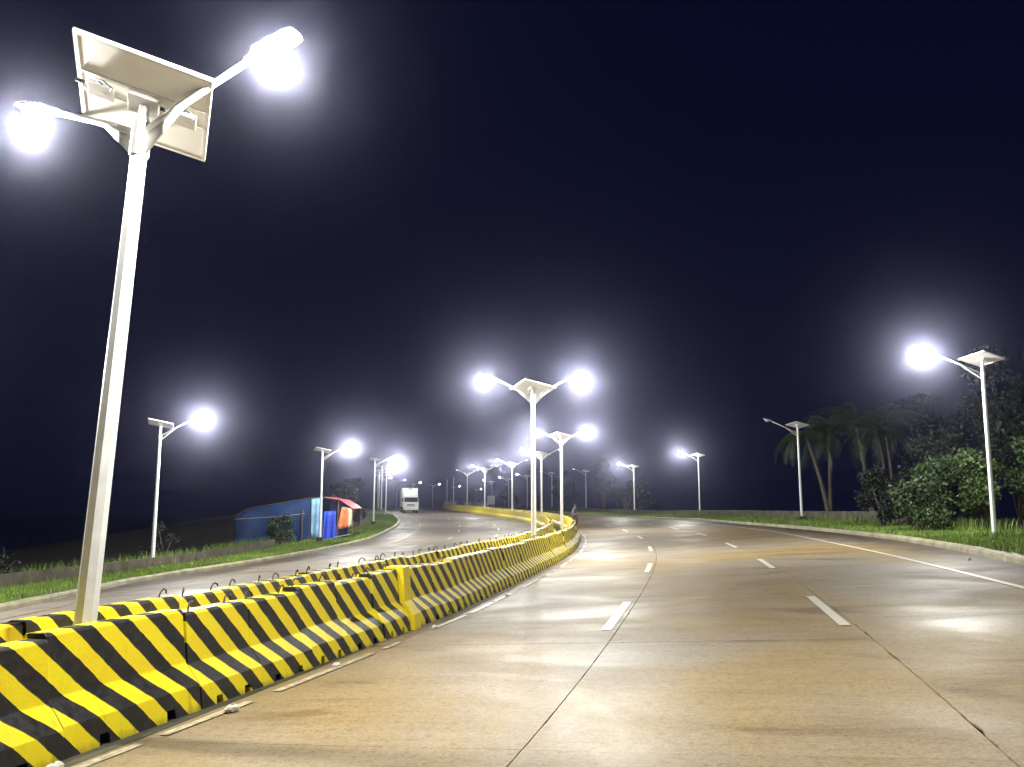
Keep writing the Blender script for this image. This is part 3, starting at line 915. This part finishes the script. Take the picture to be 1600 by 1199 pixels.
# local: front towards -y
c_ = MB(); c_.add([(-1.1, -.05, .75), (1.1, -.05, .75), (1.1, 1.75, .75), (-1.1, 1.75, .75), (-1.1, 0.0, 1.55), (1.1, 0.0, 1.55), (-1.02, .32, 2.45), (1.02, .32, 2.45), (1.02, 1.75, 2.5), (-1.02, 1.75, 2.5)],
                  [(3, 2, 1, 0), (0, 1, 5, 4), (4, 5, 7, 6), (6, 7, 8, 9), (2, 3, 9, 8), (1, 2, 8, 7, 5), (3, 0, 4, 6, 9)])
c_.obj('cab', M['truck_white'], truck, False, .05)
ws = MB(); ws.add([(-.98, .0, 1.62), (.98, .0, 1.62), (.92, .23, 2.28), (-.92, .23, 2.28), (-.98, .06, 1.62), (.98, .06, 1.62), (.92, .29, 2.28), (-.92, .29, 2.28)],
                  [(0, 1, 2, 3), (7, 6, 5, 4), (0, 4, 5, 1), (1, 5, 6, 2), (2, 6, 7, 3), (3, 7, 4, 0)])
ws.obj('windscreen', M['glass_dark'], truck)
bx = MB(); bx.box((0, 4.7, 2.28), (2.3, 5.6, 2.75)); cg = bx.obj('cargo_box', M['truck_white'], truck, False, .03)
df = MB(); df.add([(-.98, .42, 2.47), (.98, .42, 2.47), (.98, 1.7, 2.47), (-.98, 1.7, 2.47), (-.95, 1.15, 3.35), (.95, 1.15, 3.35), (.95, 1.7, 3.4), (-.95, 1.7, 3.4)],
                  [(3, 2, 1, 0), (0, 1, 5, 4), (4, 5, 6, 7), (2, 3, 7, 6), (1, 2, 6, 5), (3, 0, 4, 7)])
df.obj('wind_deflector', M['truck_white'], truck, False, .04)
vn = MB(); vn.box((0, 1.84, 3.5), (.5, .06, .12)); vn.obj('vent', M['grille'], truck)
gl = MB(); gl.box((0, -.07, 1.22), (1.1, .04, .12)); gl.box((0, -.07, 1.05), (1.3, .04, .06)); gl.obj('grille', M['grille'], truck)
bp = MB(); bp.box((0, -.10, .62), (2.2, .2, .28)); bp.obj('bumper', M['chrome'], truck, False, .02)
for sx in (-1, 1):
    hl = MB(); hl.box((sx * .8, -.21, .66), (.36, .03, .15)); hl.obj('headlight', M['headlamp'], truck)
    mr = MB(); mr.box((sx * 1.26, -.05, 1.95), (.14, .1, .5)); mr.tube([(sx * 1.08, .1, 2.15), (sx * 1.26, -.02, 2.15)], .015, 6); mr.obj('mirror', M['grille'], truck)
    dr = MB(); dr.box((sx * 1.105, .75, 2.0), (.012, .75, .55)); dr.obj('side_window', M['glass_dark'], truck)
    for yy in (.85, 5.6, 6.5):
        wh = MB(); wh.tube([(sx * .78, yy, .46), (sx * 1.08, yy, .46)], .46, 18); w_o = wh.obj('wheel', M['dark'], truck, False, .03)
        rm = MB(); rm.tube([(sx * 1.075, yy, .46), (sx * 1.095, yy, .46)], .24, 12); rm.obj('rim', M['chrome'], w_o)
ch_ = MB(); ch_.box((0, 4.2, .72), (.9, 6.6, .22)); ch_.obj('chassis', M['grille'], truck)

# ------------------------------------------------------------------ far things beyond the barriers
M['house_wall'] = simple('whitewashed_wall', (.66, .64, .58), .7, var=.2, scale=1.0)
M['house_roof'] = simple('tin_roof', (.30, .31, .32), .45, var=.2, scale=1.0)
sb = empty('white_board', (-4.2, 168.0, 1.25))
q = MB(); q.box((0, 0, 1.75), (1.5, .08, 1.7)); q.obj('board', M['paintw'], sb, False, .01)
for x in (-.6, .6):
    q = MB(); q.tube([(x, .09, -.6), (x, .09, 2.3)], .05, 8); q.obj('post', M['galv'], sb)
tag(sb, 'white rectangular board on two posts beyond the far yellow barriers', 'board')
def house(x, y, w, h, d, label, win):
    t = empty('roadside_house', (x, y, .9))
    q = MB(); q.box((0, 0, h / 2), (w, d, h)); q.obj('wall', M['house_wall'], t)
    q = MB(); q.prism([(-w / 2 - .4, h), (w / 2 + .4, h), (w / 2 + .4, h + .08), (0, h + .75), (-w / 2 - .4, h + .08)], -d / 2 - .5, d / 2 + .4); q.obj('roof', M['house_roof'], t)
    for k in range(win):
        xx = -w / 2 + w * (k + .5) / win
        q = MB(); q.box((xx, -d / 2 - .02, h * .5), (w / win * .45, .05, h * .42)); q.obj('window', M['glass_dark'], t)
    return tag(t, label, 'house', 'small houses beyond the median')
house(-16.6, 226, 3.2, 2.0, 3.0, 'small pale house far away, behind the bare median poles', 2)
house(-11.3, 222, 2.6, 1.9, 3.0, 'small pale house far away, behind the seventh median lamp', 2)
house(-7.4, 214, 2.9, 1.6, 2.6, 'low pale shed far away, between the sixth and seventh median lamps', 1)

# ------------------------------------------------------------------ person past the bend
M['shirt'] = simple('dark_green_shirt', (.018, .03, .03), .8, var=.3, scale=5)
M['shorts'] = simple('red_brown_trousers', (.10, .03, .022), .8, var=.3, scale=5)
M['skin'] = simple('skin', (.30, .17, .11), .5, var=.08, scale=5)
M['hair'] = simple('black_hair', (.01, .009, .009), .5, var=.2)
M['bag'] = simple('pale_grey_bag', (.42, .42, .40), .7, var=.15)
def skin_body(name, V, E, Rr, mat, parent, root=0, sub=2):
    me = bpy.data.meshes.new(name); me.from_pydata(V, E, [])
    o = link(name, me, parent)
    md = o.modifiers.new('skin', 'SKIN')
    for i, sv in enumerate(me.skin_vertices[0].data):
        r = Rr[i]; sv.radius = (r, r) if not hasattr(r, '__len__') else r
        sv.use_root = (i == root)
    sd = o.modifiers.new('sub', 'SUBSURF'); sd.levels = sub; sd.render_levels = sub
    me.materials.append(mat)
    for p in me.polygons: p.use_smooth = True
    return o
pp = pos(66.0, 1.66)
per = empty('person', (float(pp[0]), float(pp[1]), float(pp[2])), math.radians(12))
tag(per, 'person in a dark top and red-brown trousers walking past the bend of the barriers', 'person')
V = [(0, 0, .92), (0, 0, 1.12), (0, .02, 1.34), (0, .01, 1.46), (0, -.02, 1.55),
     (.10, 0, .86), (.12, -.10, .48), (.12, .02, .09), (.12, -.13, .04),
     (-.10, 0, .86), (-.12, .10, .48), (-.12, .20, .10), (-.12, .06, .04),
     (.19, .02, 1.38), (.25, .06, 1.12), (.24, -.08, .90), (.24, -.13, .82), (-.19, .02, 1.38), (-.25, -.05, 1.12), (-.25, -.20, .94), (-.25, -.27, .87)]
E = [(0, 1), (1, 2), (2, 3), (3, 4), (0, 5), (5, 6), (6, 7), (7, 8), (0, 9), (9, 10), (10, 11), (11, 12), (2, 13), (13, 14), (14, 15), (15, 16), (2, 17), (17, 18), (18, 19), (19, 20)]
Rr = [.12, .115, .13, .06, .055, .085, .06, .042, .03, .085, .06, .042, .03, .06, .045, .035, .03, .06, .045, .035, .03]
skin_body('body', V, E, Rr, M['skin'], per)
skin_body('shirt', [(0, 0, .98), (0, 0, 1.14), (0, .02, 1.35), (0, .01, 1.42), (.19, .02, 1.38), (.235, .05, 1.18), (-.19, .02, 1.38), (-.235, -.03, 1.18)],
          [(0, 1), (1, 2), (2, 3), (2, 4), (4, 5), (2, 6), (6, 7)], [.15, .145, .155, .075, .08, .062, .08, .062], M['shirt'], per)
skin_body('trousers', [(0, 0, .96), (.10, 0, .86), (.12, -.10, .48), (.12, .01, .14), (-.10, 0, .86), (-.12, .10, .48), (-.12, .19, .15)],
          [(0, 1), (1, 2), (2, 3), (0, 4), (4, 5), (5, 6)], [.145, .11, .085, .07, .11, .085, .07], M['shorts'], per)
hd = MB(); hd.ball((0, -.03, 1.64), .105, 14, 10, (.85, .98, 1.15)); hd.tube([(0, -.125, 1.645), (0, -.155, 1.615)], [.014, .02], 6)
for sx in (-1, 1):
    hd.ball((sx * .09, -.02, 1.64), .028, 6, 4, (.4, .8, 1.1)); 
hd.obj('head', M['skin'], per, True)
hr = MB(); hr.ball((0, -.015, 1.665), .112, 14, 8, (.88, 1.0, 1.1), -.15, 1.0); hr.obj('hair', M['hair'], per, True)
for sx, hx, hy, hz in ((1, .24, -.15, .80), (-1, -.25, -.29, .85)):
    hm = MB(); hm.box((hx, hy, hz), (.035, .075, .09))
    for k in range(4):
        hm.tube([(hx, hy - .03 + k * .02, hz - .04), (hx - sx * .008, hy - .035 + k * .02, hz - .085), (hx - sx * .02, hy - .03 + k * .02, hz - .115 + abs(k - 1.4) * .008)], [.010, .009, .008], 5)
    hm.tube([(hx, hy - .04, hz + .01), (hx - sx * .02, hy - .065, hz - .04)], [.011, .009], 5)
    hm.obj('hand', M['skin'], per, True)
bgm = MB(); bgm.tube([(-.16, -.10, 1.46), (-.20, -.16, 1.30), (-.26, -.2, 1.08)], [.03, .04, .05], 8); bgm.obj('pale_sleeve', M['bag'], per, True)

# ------------------------------------------------------------------ vegetation
def leaf_cloud(centers, radii, n, size, droop=.3):
    """numpy leaves spread through several ellipsoid clumps; returns V, F (two tris folded as one quad)"""
    k = rng.integers(0, len(centers), n)
    c = np.asarray(centers, float)[k]; r = np.asarray(radii, float)[k]
    d = rng.normal(size=(n, 3)); d /= np.linalg.norm(d, axis=1)[:, None]
    u = rng.random(n) ** .45
    p = c + d * r * u[:, None]
    a = rng.normal(size=(n, 3)); a[:, 2] -= droop; a /= np.linalg.norm(a, axis=1)[:, None]
    b_ = np.cross(a, rng.normal(size=(n, 3))); b_ /= np.linalg.norm(b_, axis=1)[:, None]
    s_ = size * rng.uniform(.6, 1.4, n)[:, None]
    up = np.cross(a, b_)
    V = np.stack([p, p + a * s_ * .5 + b_ * s_ * .28 + up * s_ * .06, p + a * s_, p + a * s_ * .5 - b_ * s_ * .28 + up * s_ * .06], 1).reshape(-1, 3)
    F = np.arange(n * 4).reshape(n, 4)
    return V, F
def plant(name, label, cat, x, y, h, spread, nclump, nleaf, size, mat, group=None, trunk=.05, zoff=0.0, low=.25):
    z = ground_z(x, y) + zoff - .03
    t = empty(name, (x, y, z))
    cs = []; rs = []
    st = MB()
    for i in range(nclump):
        f = low + (1 - low) * (i + .5) / nclump
        rad = spread * (1.0 - .55 * f) * random.uniform(.5, 1.1)
        a = random.uniform(0, 6.28)
        cx, cy, cz = rad * math.cos(a), rad * math.sin(a), h * f * random.uniform(.85, 1.05)
        cs.append((cx, cy, cz)); rr_ = spread * random.uniform(.32, .52)
        rs.append((rr_, rr_, rr_ * random.uniform(.65, .95)))
        st.tube([(0, 0, 0), (cx * .3, cy * .3, cz * .45), (cx, cy, cz)], [trunk, trunk * .65, trunk * .2], 5)
    V, F = leaf_cloud(cs, rs, nleaf, size)
    V[:, 2] = np.maximum(V[:, 2], .02)
    st.obj('trunk', M['bark'], t, True)
    link('crown', raw_mesh('crown', V, F, mat), t)
    return tag(t, label, cat, group)
G1 = 'shrubs behind the right verge'
sh = [(16.2, 33.4, 2.1, 1.2, 'leaf_a', 'low leafy shrub at the left end of the thicket on the right'),
      (17.6, 34.6, 2.9, 1.5, 'leaf_a', 'rounded leafy shrub left of the nearest right lamp pole'),
      (19.3, 34.2, 3.1, 1.5, 'leaf_b', 'pale green shrub directly behind the nearest right lamp pole'),
      (21.0, 33.8, 3.5, 1.6, 'leaf_a', 'tall shrub at the right edge of the picture, behind the lamp pole'),
      (22.0, 36.5, 4.6, 2.0, 'leaf_c', 'dark tall bush rising behind the right thicket'),
      (19.0, 38.0, 4.2, 1.9, 'leaf_c', 'dark bush behind the rounded leafy shrub on the right'),
      (16.9, 38.5, 2.6, 1.4, 'leaf_c', 'dark low bush behind the left end of the right thicket'),
      (20.2, 31.0, 1.2, .9, 'leaf_b', 'small weedy shrub at the foot of the nearest right lamp')]
for x, y, h, sp, mt, lab in sh:
    plant('shrub', lab, 'shrub', x, y, h, sp, 9, int(2600 * sp), .17, M[mt], G1, .04)
G2 = 'trees behind the right wall'
trs = [(27, 44, 8.5, 3.0, 'tall dark tree at the right edge behind the thicket'),
       (30, 60, 8.0, 2.8, 'dark tree between the thicket and the palms'),
       (15.9, 118, 3.2, 1.8, 'rounded green bush beside the fourth right lamp'),
       (18.2, 121, 4.5, 2.2, 'dark tree behind the rounded green bush on the right'),
       (13.9, 128, 7.5, 2.2, 'thin dark tree left of the fourth right lamp'),
       (9.2, 150, 6.0, 2.4, 'dark far tree behind the walking person'),
       (-1.0, 200, 4.5, 2.6, 'dark far tree right of the white board')]
for x, y, h, sp, lab in trs:
    plant('broadleaf_tree', lab, 'tree', x, y, h, sp, 12, int(2300 * sp), .26 if y < 100 else .34, M['leaf_c'], G2, .11, low=.35)
# the light-coloured trunk beside the fourth right lamp
# palms
def frond_mesh(L):
    V = []; F = []
    n = 26
    pts = []
    for i in range(n + 1):
        f = i / n
        pts.append(np.array([L * f * (1 - .18 * f * f), 0, L * (.42 * f - .95 * f ** 2.2)]))
    for i in range(1, n):
        f = i / n
        t = pts[i + 1] - pts[i]; t /= np.linalg.norm(t)
        ll = L * .26 * math.sin(math.pi * min(1, .15 + f * .85)) ** .6
        for sg in (-1, 1):
            out = np.array([.45, sg * .75, -.65 - .3 * random.random()]); out /= np.linalg.norm(out)
            w = t * .035
            o = len(V)
            V += [pts[i] - w, pts[i] + w, pts[i] + out * ll + w * .2, pts[i] + out * ll - w * .2]
            F.append((o, o + 1, o + 2, o + 3))
    m = MB(); m.add(V, F); m.tube([tuple(p) for p in pts[::3]], np.linspace(.035, .008, len(pts[::3])).tolist(), 5)
    return m.mesh('frond', M['leaf_a'], False)
FROND = [frond_mesh(2.9), frond_mesh(3.3)]
def palm(x, y, h, lean, az, label, r=.15):
    z = ground_z(x, y) - .2
    t = empty('palm_tree', (x, y, z))
    pts = []; rad = []
    for i in range(9):
        f = i / 8
        pts.append((lean * f ** 1.4 * math.cos(az), lean * f ** 1.4 * math.sin(az), h * f)); rad.append(r * (1.35 - .9 * min(1, f * 3) * .33 - .35 * f))
    tr = MB(); tr.tube(pts, rad, 9); tr.obj('trunk', M['bark'], t, True)
    for k in range(17):
        o = link('frond', FROND[k % 2], t)
        o.location = pts[-1]
        tilt = random.uniform(-.75, .75)
        o.rotation_euler = (random.gauss(0, .15), tilt, k * 2.4 + random.uniform(-.3, .3))
        q = random.uniform(.85, 1.15); o.scale = (q, q, q)
    return tag(t, label, 'palm tree', 'palms behind the right wall')
palm(22.6, 60, 6.2, 1.4, math.radians(178), 'palm with a leaning trunk just behind the unlit right lamp')
palm(24.8, 58, 6.9, .7, math.radians(160), 'upright palm, middle one of those behind the right wall')
palm(25.2, 56.0, 6.0, .5, math.radians(150), 'slim palm, left of the close pair near the thicket', .11)
palm(25.8, 56.5, 6.6, .4, math.radians(150), 'slim palm, right of the close pair near the thicket', .12)
palm(25.0, 66, 7.4, .3, math.radians(20), 'darkest palm, set back between the leaning and the upright one', .13)

# left side plants
plant('bush', 'dense green bush in front of the blue hut wall', 'bush', -15.7, 57.3, 1.75, 1.05, 16, 4200, .13, M['leaf_a'], None, .03)
plant('tree', 'dark tree behind the third left lamp, past the hut', 'tree', -16.2, 86, 4.0, 1.8, 9, 3400, .24, M['leaf_c'], None, .09)
plant('tree', 'dark tree close behind the hut on its right', 'tree', -15.4, 76, 3.0, 1.5, 8, 2800, .22, M['leaf_c'], None, .08)
plant('tree', 'dark tree behind the far left lamps next to the truck', 'tree', -20.5, 104, 4.5, 2.0, 9, 3000, .3, M['leaf_c'], None, .09)
plant('shrub', 'straggly shrub behind the low wall, right of the nearest left lamp', 'shrub', -16.6, 40.5, 2.0, .9, 6, 700, .10, M['leaf_c'], None, .02)
plant('shrub', 'straggly shrub behind the low wall at the left edge of the picture', 'shrub', -17.2, 27.6, 1.5, .9, 6, 600, .12, M['leaf_c'], None, .03)

def blades(sa, sb, nfun, n, h, w, mat, name, label, cat, lean=.5, dens=None):
    s = sa + (sb - sa) * rng.random(n) ** 1.5
    f = rng.random(n)
    nn = nfun(s, f)
    # patchy cover
    P = pos(s, nn, VL - .02)
    patch = np.sin(P[:, 0] * 1.7 + P[:, 1] * .6) + np.sin(P[:, 1] * 1.3 - P[:, 0] * .8) + rng.normal(0, .8, n)
    P = P[patch > -1.2]; n = len(P)
    a = rng.uniform(0, 6.28, n); hh = h * rng.uniform(.4, 1.35, n); ww = w * rng.uniform(.7, 1.3, n)
    d = np.stack([np.cos(a), np.sin(a), np.zeros(n)], 1); side = np.stack([-np.sin(a), np.cos(a), np.zeros(n)], 1)
    lz = rng.uniform(.1, 1, n) * lean
    mid = P + d * (hh * lz * .35)[:, None]; mid[:, 2] += hh * .6
    tip = P + d * (hh * lz)[:, None]; tip[:, 2] += hh
    V = np.stack([P - side * ww[:, None] / 2, P + side * ww[:, None] / 2, mid + side * ww[:, None] * .35, mid - side * ww[:, None] * .35, tip], 1).reshape(-1, 3)
    i = np.arange(n)[:, None] * 5
    F = np.concatenate([i + np.array([[0, 1, 2]]), i + np.array([[0, 2, 3]]), i + np.array([[3, 2, 4]])], 0)
    o = link(name, raw_mesh(name, V, F, M[mat]))
    tag(o, label, cat, kind='stuff')
    return o
blades(14, 110, lambda s, f: kerb_l(s) - .22 + (wall_l(s) - kerb_l(s) + .3) * f, 75000, .14, .022, 'grass', 'grass', 'green grass covering the left verge', 'grass')
blades(14, 120, lambda s, f: kerb_r(s) + .22 + (wall_r(s) - kerb_r(s)) * f, 90000, .16, .022, 'grass', 'grass', 'bright green grass covering the right verge', 'grass')
blades(14, 60, lambda s, f: wall_l(s) + .25 + .35 * f, 1600, .38, .016, 'weed', 'weeds', 'dry weeds growing along the left low wall', 'weeds', .6)
blades(20, 60, lambda s, f: wall_l(s) - .3 - 2.2 * f, 5000, .55, .02, 'grass', 'weeds', 'tall weeds behind the left low wall', 'weeds', .6)
blades(20, 100, lambda s, f: wall_r(s) - .8 + 1.2 * f, 5000, .5, .02, 'grass', 'weeds', 'tall grass fringe along the right wall and thicket', 'weeds', .6)

# ------------------------------------------------------------------ litter at the barrier toe
def crumple(name, label, s, n, size, mat=None, sq=.55):
    m = MB(); m.ball((0, 0, 0), size, 9, 6, (1, .7, sq))
    m.v = [(x * random.uniform(.7, 1.25), y * random.uniform(.7, 1.25), z * random.uniform(.7, 1.2)) for x, y, z in m.v]
    o = m.obj(name, mat or M['litter']); p = pos(s, n, .01)
    o.location = (p[0], p[1], p[2] + size * sq * .6); o.rotation_euler = (0, 0, random.uniform(0, 6))
    return tag(o, label, 'litter', 'litter beside the barriers')
crumple('crumpled_paper', 'crumpled white paper on the road beside the longest near barrier joint', 8.55, 1.28, .075)
crumple('crumpled_paper', 'small crumpled paper lying by the fifth or sixth near barrier', 10.75, 1.25, .05)
crumple('crumpled_paper', 'crumpled wet paper at the near end of the barrier row', 6.75, 1.02, .07)
crumple('crumpled_paper', 'small pale scrap at the toe of the yellow end block', 13.9, 1.42, .05)
crumple('crumpled_paper', 'tiny pale scrap farther along the barrier toe', 18.5, 1.5, .05)
crumple('plastic_scrap', 'pale plastic scrap on the gutter under the right kerb', 24.0, 12.3, .07)
crumple('plastic_scrap', 'white plastic scrap on the wall by the nearest left lamp', 32.0, -16.3, .12)

# ------------------------------------------------------------------ haze of the wet night air
hz = MB().box((0, 180, 4.25), (840, 520, 17.5)).obj('haze', None)
hm = bpy.data.materials.new('haze_air'); hm.use_nodes = True
hn = hm.node_tree.nodes; hl_ = hm.node_tree.links
hn.remove(hn['Principled BSDF'])
pv = hn.new('ShaderNodeVolumePrincipled')
pv.inputs['Color'].default_value = (.66, .68, 1.0, 1)
pv.inputs['Density'].default_value = HAZE_DENSITY
pv.inputs['Anisotropy'].default_value = .968
pv.inputs['Density Attribute'].default_value = ''
pv.inputs['Temperature Attribute'].default_value = ''
pv.inputs['Color Attribute'].default_value = ''
hl_.new(pv.outputs['Volume'], hn['Material Output'].inputs['Volume'])
hz.data.materials.clear(); hz.data.materials.append(hm)
tag(hz, kind='stuff')
